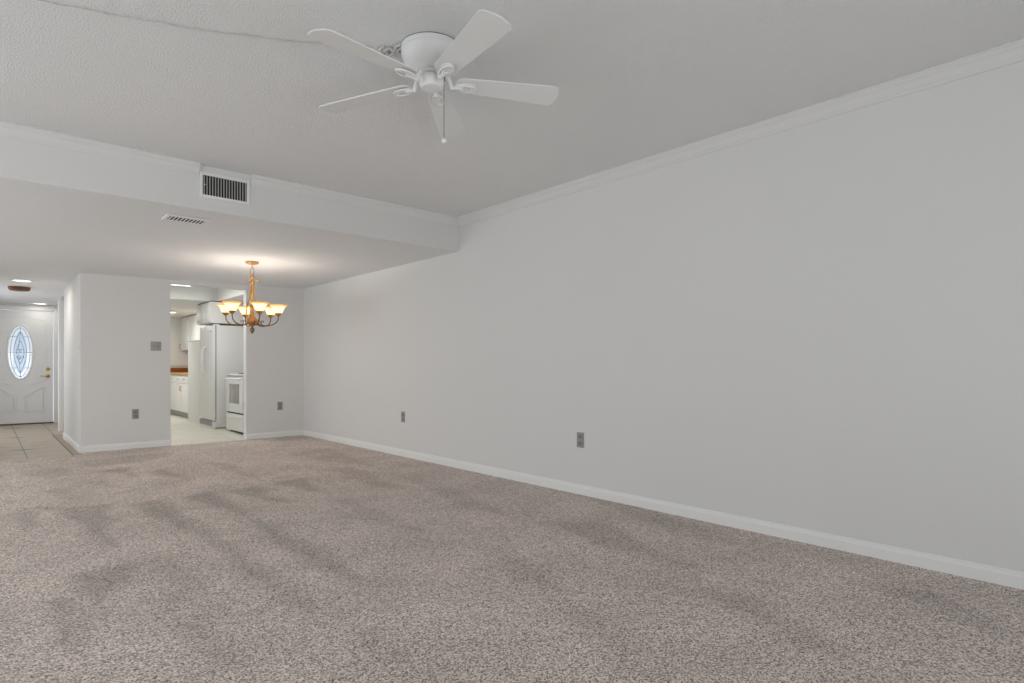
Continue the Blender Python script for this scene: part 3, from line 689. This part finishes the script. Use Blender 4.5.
# ------------------------------------------------------------------ chandelier
def chandelier():
    cx, cy = 2.14, 6.536
    zc = ZL + ((ZH + .047 * (cx - XC) / (XW - XC)) - ZL) * ((cy - YS) / (YB - YS))
    t = thing('chandelier', 'antique gold six light chandelier with amber rimmed glass shades', 'chandelier', P3(cx, cy, zc))
    z = lambda q: (q - zc) * H                         # eye-level height -> local
    k = H
    MB().lathe([(0, z(zc)), (.060 * k, z(zc)), (.066 * k, z(zc) - .006), (.066 * k, z(zc) - .016), (.040 * k, z(zc) - .028), (.014 * k, z(zc) - .034), (0, z(zc) - .036)], n=32).done('canopy', 'gold', t)
    ch = MB()
    zt = zc - .034
    ch.tube([(0, 0, z(zt)), (0, 0, z(zt - .028))], .005, 8)
    link = lambda zm, hh, ww, ax: [(ww * math.cos(a) if ax else 0, 0 if ax else ww * math.cos(a), z(zm) + hh * math.sin(a)) for a in [2 * PI * i / 20 for i in range(20)]]
    ch.tube(link(zt - .072, .048 * k, .016 * k, 1), .0045, 6, True)
    ch.done('chain', 'gold', t)
    zt2 = .960
    MB().lathe([(0, z(.985)), (.014 * k, z(.982)), (.022 * k, z(.968)), (.018 * k, z(.950)), (.010 * k, z(.940)), (.012 * k, z(.905)), (.020 * k, z(.895)), (.012 * k, z(.88)), (.016 * k, z(.84)), (.011 * k, z(.82)), (.010 * k, z(.60)), (.022 * k, z(.56)), (.012 * k, z(.53)), (0, z(.53))], n=20).done('stem', 'gold', t)
    # lyre straps with scrolled tops
    for i in range(3):
        a = math.radians(8 + 120 * i) - YAW
        d = Vector((math.cos(a), math.sin(a), 0))
        prof = [(.075, .905), (.070, .925), (.058, .930), (.045, .922), (.022, .915), (.016, .86), (.026, .78), (.050, .70), (.075, .62), (.080, .55), (.066, .50), (.040, .47)]
        pts = []
        for (r0_, z0_), (r1_, z1_) in zip(prof, prof[1:]):
            for j in range(4): q = j / 4; pts.append(d * ((r0_ + (r1_ - r0_) * q) * k) + Vector((0, 0, z(z0_ + (z1_ - z0_) * q))))
        MB().tube(pts, .0065, 8).done('lyre_strap', 'gold', t)
    MB().lathe([(0, z(.56)), (.020 * k, z(.555)), (.030 * k, z(.53)), (.050 * k, z(.505)), (.058 * k, z(.485)), (.052 * k, z(.462)), (.034 * k, z(.445)), (.022 * k, z(.435)), (0, z(.43))], n=24).done('hub_bowl', 'rust', t)
    MB().lathe([(0, z(.44)), (.012 * k, z(.436)), (.010 * k, z(.42)), (.020 * k, z(.408)), (.024 * k, z(.39)), (.016 * k, z(.368)), (.007 * k, z(.356)), (0, z(.350))], n=20).done('finial', 'bronze', t)
    # one wire hangs loosely beside the straps
    wp = [(.030, .93), (.045, .88), (.060, .80), (.075, .72), (.070, .62), (.05, .55)]
    a = -YAW + .15; d = Vector((math.cos(a), math.sin(a), 0))
    R = .268 * k; zr, zcup = .690, .575
    am = MB()
    pr = [(.030, .470), (.060, .455), (.105, .440), (.155, .437), (.205, .447), (.240, .466), (.260, .492), (.268, .525), (.268, .550)]
    # smooth it
    def smooth(p):
        for _ in range(2):
            q = [p[0]]
            for a_, b_ in zip(p, p[1:]): q += [tuple(.75 * u + .25 * v for u, v in zip(a_, b_)), tuple(.25 * u + .75 * v for u, v in zip(a_, b_))]
            p = q + [p[-1]]
        return p
    am.tube([(r * k, 0, z(zz)) for r, zz in smooth(pr)], .0062, 8)
    sp_ = [(.105, .442), (.085, .470), (.098, .492), (.115, .485), (.112, .470)]
    am.tube([(r * k, 0, z(zz)) for r, zz in smooth(sp_)], .0045, 6)
    arm = am.done('arm', 'bronze', t)
    cup = MB().lathe([(0, z(0.542)), (.012 * k, z(0.542)), (.018 * k, z(0.548)), (.031 * k, z(0.562)), (.034 * k, z(0.572)), (.028 * k, z(0.576)), (0, z(0.576))], (R, 0, 0), 20).done('cup', 'rust', t)
    shp = [(.026, .604), (.036, .608), (.046, .622), (.054, .640), (.063, .660), (.078, .676), (.0785, .677)]
    ins = [(r - .004, zz + .002) for r, zz in shp[::-1]]
    sh = MB().lathe([(r * k * .95, z(zz - .030)) for r, zz in shp + ins], (R, 0, 0), 32).done('shade', 'shade', t)
    rm = MB().lathe([(r * k * .95, z(zz - .030)) for r, zz in [(.0775, .676), (.090, .684), (.098, .688), (.0985, .691), (.090, .689), (.0735, .679)]], (R, 0, 0), 32).done('shade_rim', 'rim', sh)
    bl = MB().lathe([(0, z(0.576)), (.010 * k, z(0.578)), (.011 * k, z(0.590)), (.020 * k, z(0.608)), (.018 * k, z(0.622)), (.008 * k, z(0.632)), (0, z(0.634))], (R, 0, 0), 14).done('bulb', 'bulb', t)
    angs = [math.radians(-15 + 23.9 + 60 * i) - YAW for i in range(6)]
    first = (arm, cup, sh, bl)
    for i, a in enumerate(angs):
        if i == 0: parts = first
        else:
            parts = []
            for o in first:
                c = o.copy(); COL.objects.link(c); c.parent = t; parts.append(c)
                for ch_ in o.children: e = ch_.copy(); COL.objects.link(e); e.parent = c
        for o in parts: o.rotation_euler = (0, 0, a)
        point('chandelier_bulb_light', P3(cx + .268 * math.cos(a), cy + .268 * math.sin(a), .628), 4.2, (1.0, 0.97, 0.93), .02)
chandelier()

# ------------------------------------------------------------------ kitchen
def at_floor(name, label, cat, x, y):                 # thing whose parts are given in room coordinates
    t = thing(name, label, cat, P3(x, y, -1)); T = Vector(P3(x, y, -1))
    def add(mb, nm, m, parent=None, smooth=True):
        for v in mb.b.verts: v.co -= T
        o = mb.done(nm, m, parent or t, smooth); return o
    return t, add
def fridge():
    t, A = at_floor('refrigerator', 'white side by side refrigerator with its side toward the dining room', 'refrigerator', 3.08, 10.56)
    y0, y1, ys, xd, xb = 10.16, 10.96, 10.60, 2.73, 2.772
    A(MB().hbox(xb, 3.46, y0, y1, -.985, .663, .008), 'body', 'white')
    A(MB().hbox(xb - .008, xb + .002, y0 + .004, y1 - .004, -.868, .655), 'gasket', 'gap')
    for a, b, hy in ((y0, ys - .006, ys - .05), (ys + .006, y1, ys + .05)):
        d = A(MB().hbox(xd, xb - .008, a, b, -.872, .660, .010), 'door', 'white')
        h = MB(); zz = [(-.14, 0), (-.12, .035), (-.05, .055), (.10, .060), (.24, .055), (.31, .035), (.33, 0)]
        h.tube([P3(xd - o, hy, z) for z, o in zz], [.012, .013, .014, .015, .014, .013, .012], 10)
        A(h, 'handle', 'white', d)
    A(MB().hbox(xd - .012, xb, y0 + .005, y1 - .005, -.998, -.965, .004).hbox(xd - .012, xb, y0 + .002, y0 + .035, -.998, -.885, .004), 'base_trim', 'white')
    g = MB(); g.hbox(xd + .0, xb, y0 + .03, y1 - .01, -.97, -.885)
    for i in range(6): z = -.965 + i * .014; g.hbox(xd - .006, xd, y0 + .035, y1 - .01, z, z + .007)
    A(g, 'kick_grille', 'grille')
    A(MB().hbox(xd + .005, xb + .05, y0 + .01, y0 + .07, .660, .682, .006), 'hinge_cover', 'white')
    A(MB().hbox(xd - .002, xd, ys - .35, ys - .25, .56, .575), 'nameplate', 'grille')
fridge()
def stove():
    t, A = at_floor('range', 'white electric range with oven window just inside the kitchen opening', 'stove', 3.12, 9.35)
    y0, y1, xf = 8.95, 9.76, 2.80
    A(MB().hbox(xf + .035, 3.46, y0, y1, -.97, -.135, .006), 'body', 'white')
    A(MB().hbox(xf + .06, 3.44, y0 + .03, y1 - .03, -1, -.97), 'base_plinth', 'gap')
    A(MB().hbox(xf - .012, 3.46, y0 - .008, y1 + .008, -.138, -.112, .010), 'cooktop', 'white')
    for q in ((3.0, 9.15), (3.0, 9.56), (3.28, 9.15), (3.28, 9.56)):
        c = MB()
        for r in (.03, .055, .08): c.tube([(q[0] * H + r * math.cos(a), q[1] * H + r * math.sin(a), (1 - .108) * H) for a in [2 * PI * i / 24 for i in range(24)]], .005, 6, True)
        A(c, 'burner_coil', 'gap')
    bp = A(MB().hbox(3.38, 3.46, y0, y1, -.112, .06, .008), 'control_panel', 'white')
    for q in (9.05, 9.17, 9.54, 9.66): A(MB().lathe([(0, 0), (.018, 0), (.016, -.02), (0, -.021)], P3(3.38, q, -.02), 14, 'X'), 'knob', 'grille', bp)
    d = A(MB().hbox(xf, xf + .037, y0 + .02, y1 - .004, -.690, -.155, .008), 'oven_door', 'white')
    A(MB().hbox(xf - .003, xf + .002, 9.12, 9.575, -.555, -.265, .004), 'oven_window', 'oven_glass', d)
    h = MB(); h.tube([P3(xf, y0 + .07, -.185), P3(xf - .035, y0 + .09, -.188), P3(xf - .045, y0 + .16, -.19), P3(xf - .047, 9.35, -.19), P3(xf - .045, y1 - .14, -.19), P3(xf - .035, y1 - .07, -.188), P3(xf, y1 - .05, -.185)], .013, 10)
    A(h, 'handle', 'white', d)
    w = A(MB().hbox(xf + .002, xf + .037, y0 + .02, y1 - .004, -.965, -.712, .008), 'storage_drawer', 'white')
    A(MB().hbox(xf - .012, xf + .004, y0 + .10, y1 - .08, -.775, -.755, .006), 'drawer_pull', 'white', w)
    A(MB().hbox(xf + .02, xf + .036, y0 + .03, y1 - .01, -.712, -.690), 'drawer_gap', 'gap')
    A(MB().hbox(xf + .018, xf + .036, y0 + .002, y0 + .018, -.96, -.145), 'side_shade_strip', 'grille')  # grey strip stands in for the shadow beside the range
stove()
def cab_door(A, xf, ya, yb, z0, z1, parent=None, name='door'):
    m = MB(); m.hbox(xf - .018, xf, ya + .004, yb - .004, z0, z1, .004)
    return A(m, name, 'cab', parent)
def pull(A, d, x, y, z):
    m = MB(); m.tube([P3(x, y, z + .045), P3(x - .022, y, z + .04), P3(x - .028, y, z), P3(x - .022, y, z - .04), P3(x, y, z - .045)], .007, 8)
    A(m, 'handle', 'brass', d)
def fridge_cabinet():
    t, A = at_floor('overhead_cabinet', 'white cabinet above the refrigerator under the kitchen soffit', 'cabinet', 3.08, 10.6)
    A(MB().hbox(2.70, 3.46, 10.20, 10.98, .70, 1.042, .003), 'body', 'cab')
    for a, b in ((10.21, 10.59), (10.59, 10.97)):
        d = cab_door(A, 2.70, a, b, .715, 1.025)
        A(MB().hbox(2.674, 2.684, a + .05, b - .05, .75, .99, .003), 'raised_panel', 'cab', d)
    A(MB().hbox(2.71, 3.46, 10.20, 10.98, 1.042, 1.054), 'top_gap_shade', 'gap')  # dark slab puts the shadow under the soffit into colour
fridge_cabinet()
def pantry():
    t, A = at_floor('pantry_cabinet', 'tall white pantry cabinet standing left of the refrigerator', 'cabinet', 3.1, 11.4)
    A(MB().hbox(2.775, 3.46, 10.99, 11.86, -1, .456, .004), 'body', 'cab')
    for z0, z1 in ((-.93, .44),):
        d = cab_door(A, 2.775, 11.0, 11.85, z0, z1)
        A(MB().hbox(2.748, 2.758, 11.08, 11.77, z0 + .07, z1 - .07, .003), 'raised_panel', 'cab', d)
    A(MB().hbox(2.77, 2.78, 10.99, 11.86, .446, .457), 'top_edge', 'grille')
pantry()
def base_cab():
    t, A = at_floor('base_cabinet', 'white base cabinet with a row of drawers beyond the pantry cabinet', 'cabinet', 3.1, 13.0)
    xf = 2.878
    A(MB().hbox(xf, 3.46, 11.87, 14.2, -.885, -.162, .002), 'body', 'cab')
    A(MB().hbox(xf + .07, 3.44, 11.88, 14.19, -1, -.885), 'toe_kick', 'grille')
    e = [11.88, 12.30, 12.78, 13.26, 13.74, 14.18]
    for i, (a, b) in enumerate(zip(e, e[1:])):
        d = A(MB().hbox(xf - .018, xf, a + .004, b - .004, -.322, -.178, .004), 'drawer', 'cab')
        A(MB().lathe([(0, -.026), (.012, -.024), (.015, -.016), (.006, -.008), (.007, 0), (0, 0)], P3(xf - .018, (a + b) / 2, -.247), 14, 'X'), 'knob', 'grille', d)
        d = cab_door(A, xf, a, b, -.875, -.338)
        pull(A, d, xf - .018, (b - .035) if i % 2 else (a + .035), -.43)
base_cab()
def counter():
    t, A = at_floor('countertop', 'brown and gold laminate countertop on the kitchen base cabinet', 'countertop', 3.1, 13.0)
    A(MB().hbox(2.84, 3.46, 11.87, 14.21, -.160, -.126, .004), 'slab', 'counter')
    A(MB().hbox(3.435, 3.465, 11.87, 14.21, -.126, -.03, .003).hbox(2.84, 3.435, 14.185, 14.215, -.126, -.030, .003), 'backsplash', 'splash')
counter()
struct(MB().hbox(1.56, 3.46, 14.195, 14.22, -.028, .030, .003).done('trim_11', 'cream'))
def upper():
    t, A = at_floor('wall_cabinet', 'white upper cabinet hung over the brown countertop', 'cabinet', 3.3, 13.0)
    xf = 3.17
    A(MB().hbox(xf, 3.465, 11.88, 14.19, .345, 1.044, .003), 'body', 'cab')
    A(MB().hbox(xf + .01, 3.465, 11.88, 14.19, 1.044, 1.0545), 'top_gap_shade', 'gap')  # dark slab colours in the shade between cabinet and soffit
    e = [11.88, 12.64, 13.40, 14.17]
    for i, (a, b) in enumerate(zip(e, e[1:])):
        d = cab_door(A, xf, a, b, .352, 1.03)
        A(MB().hbox(xf - .026, xf - .016, a + .07, b - .07, .43, .96, .003), 'raised_panel', 'cab', d)
        pull(A, d, xf - .018, (b - .04) if i % 2 == 0 else (a + .04), .43)
upper()
# kitchen light fixtures
f = thing('fluorescent_light', 'long white fluorescent light on the near kitchen ceiling', 'ceiling light', P3(2.19, 9.27, 1.262), 0, 'kitchen ceiling lights')
MB().box(-.17, .17, -.6, .6, -.03, 0, .006).done('housing', 'trim', f); MB().box(-.14, .14, -.59, .59, -.058, -.026, .012).done('diffuser', 'tube', f)
f = thing('fluorescent_light', 'slim white fluorescent light under the far kitchen soffit', 'ceiling light', P3(2.35, 12.6, 1.055), 0, 'kitchen ceiling lights')
MB().box(-.40, .40, -.07, .07, -.03, 0, .006).done('housing', 'trim', f); MB().box(-.38, .38, -.055, .055, -.036, -.028, .003).done('diffuser', 'tube', f)
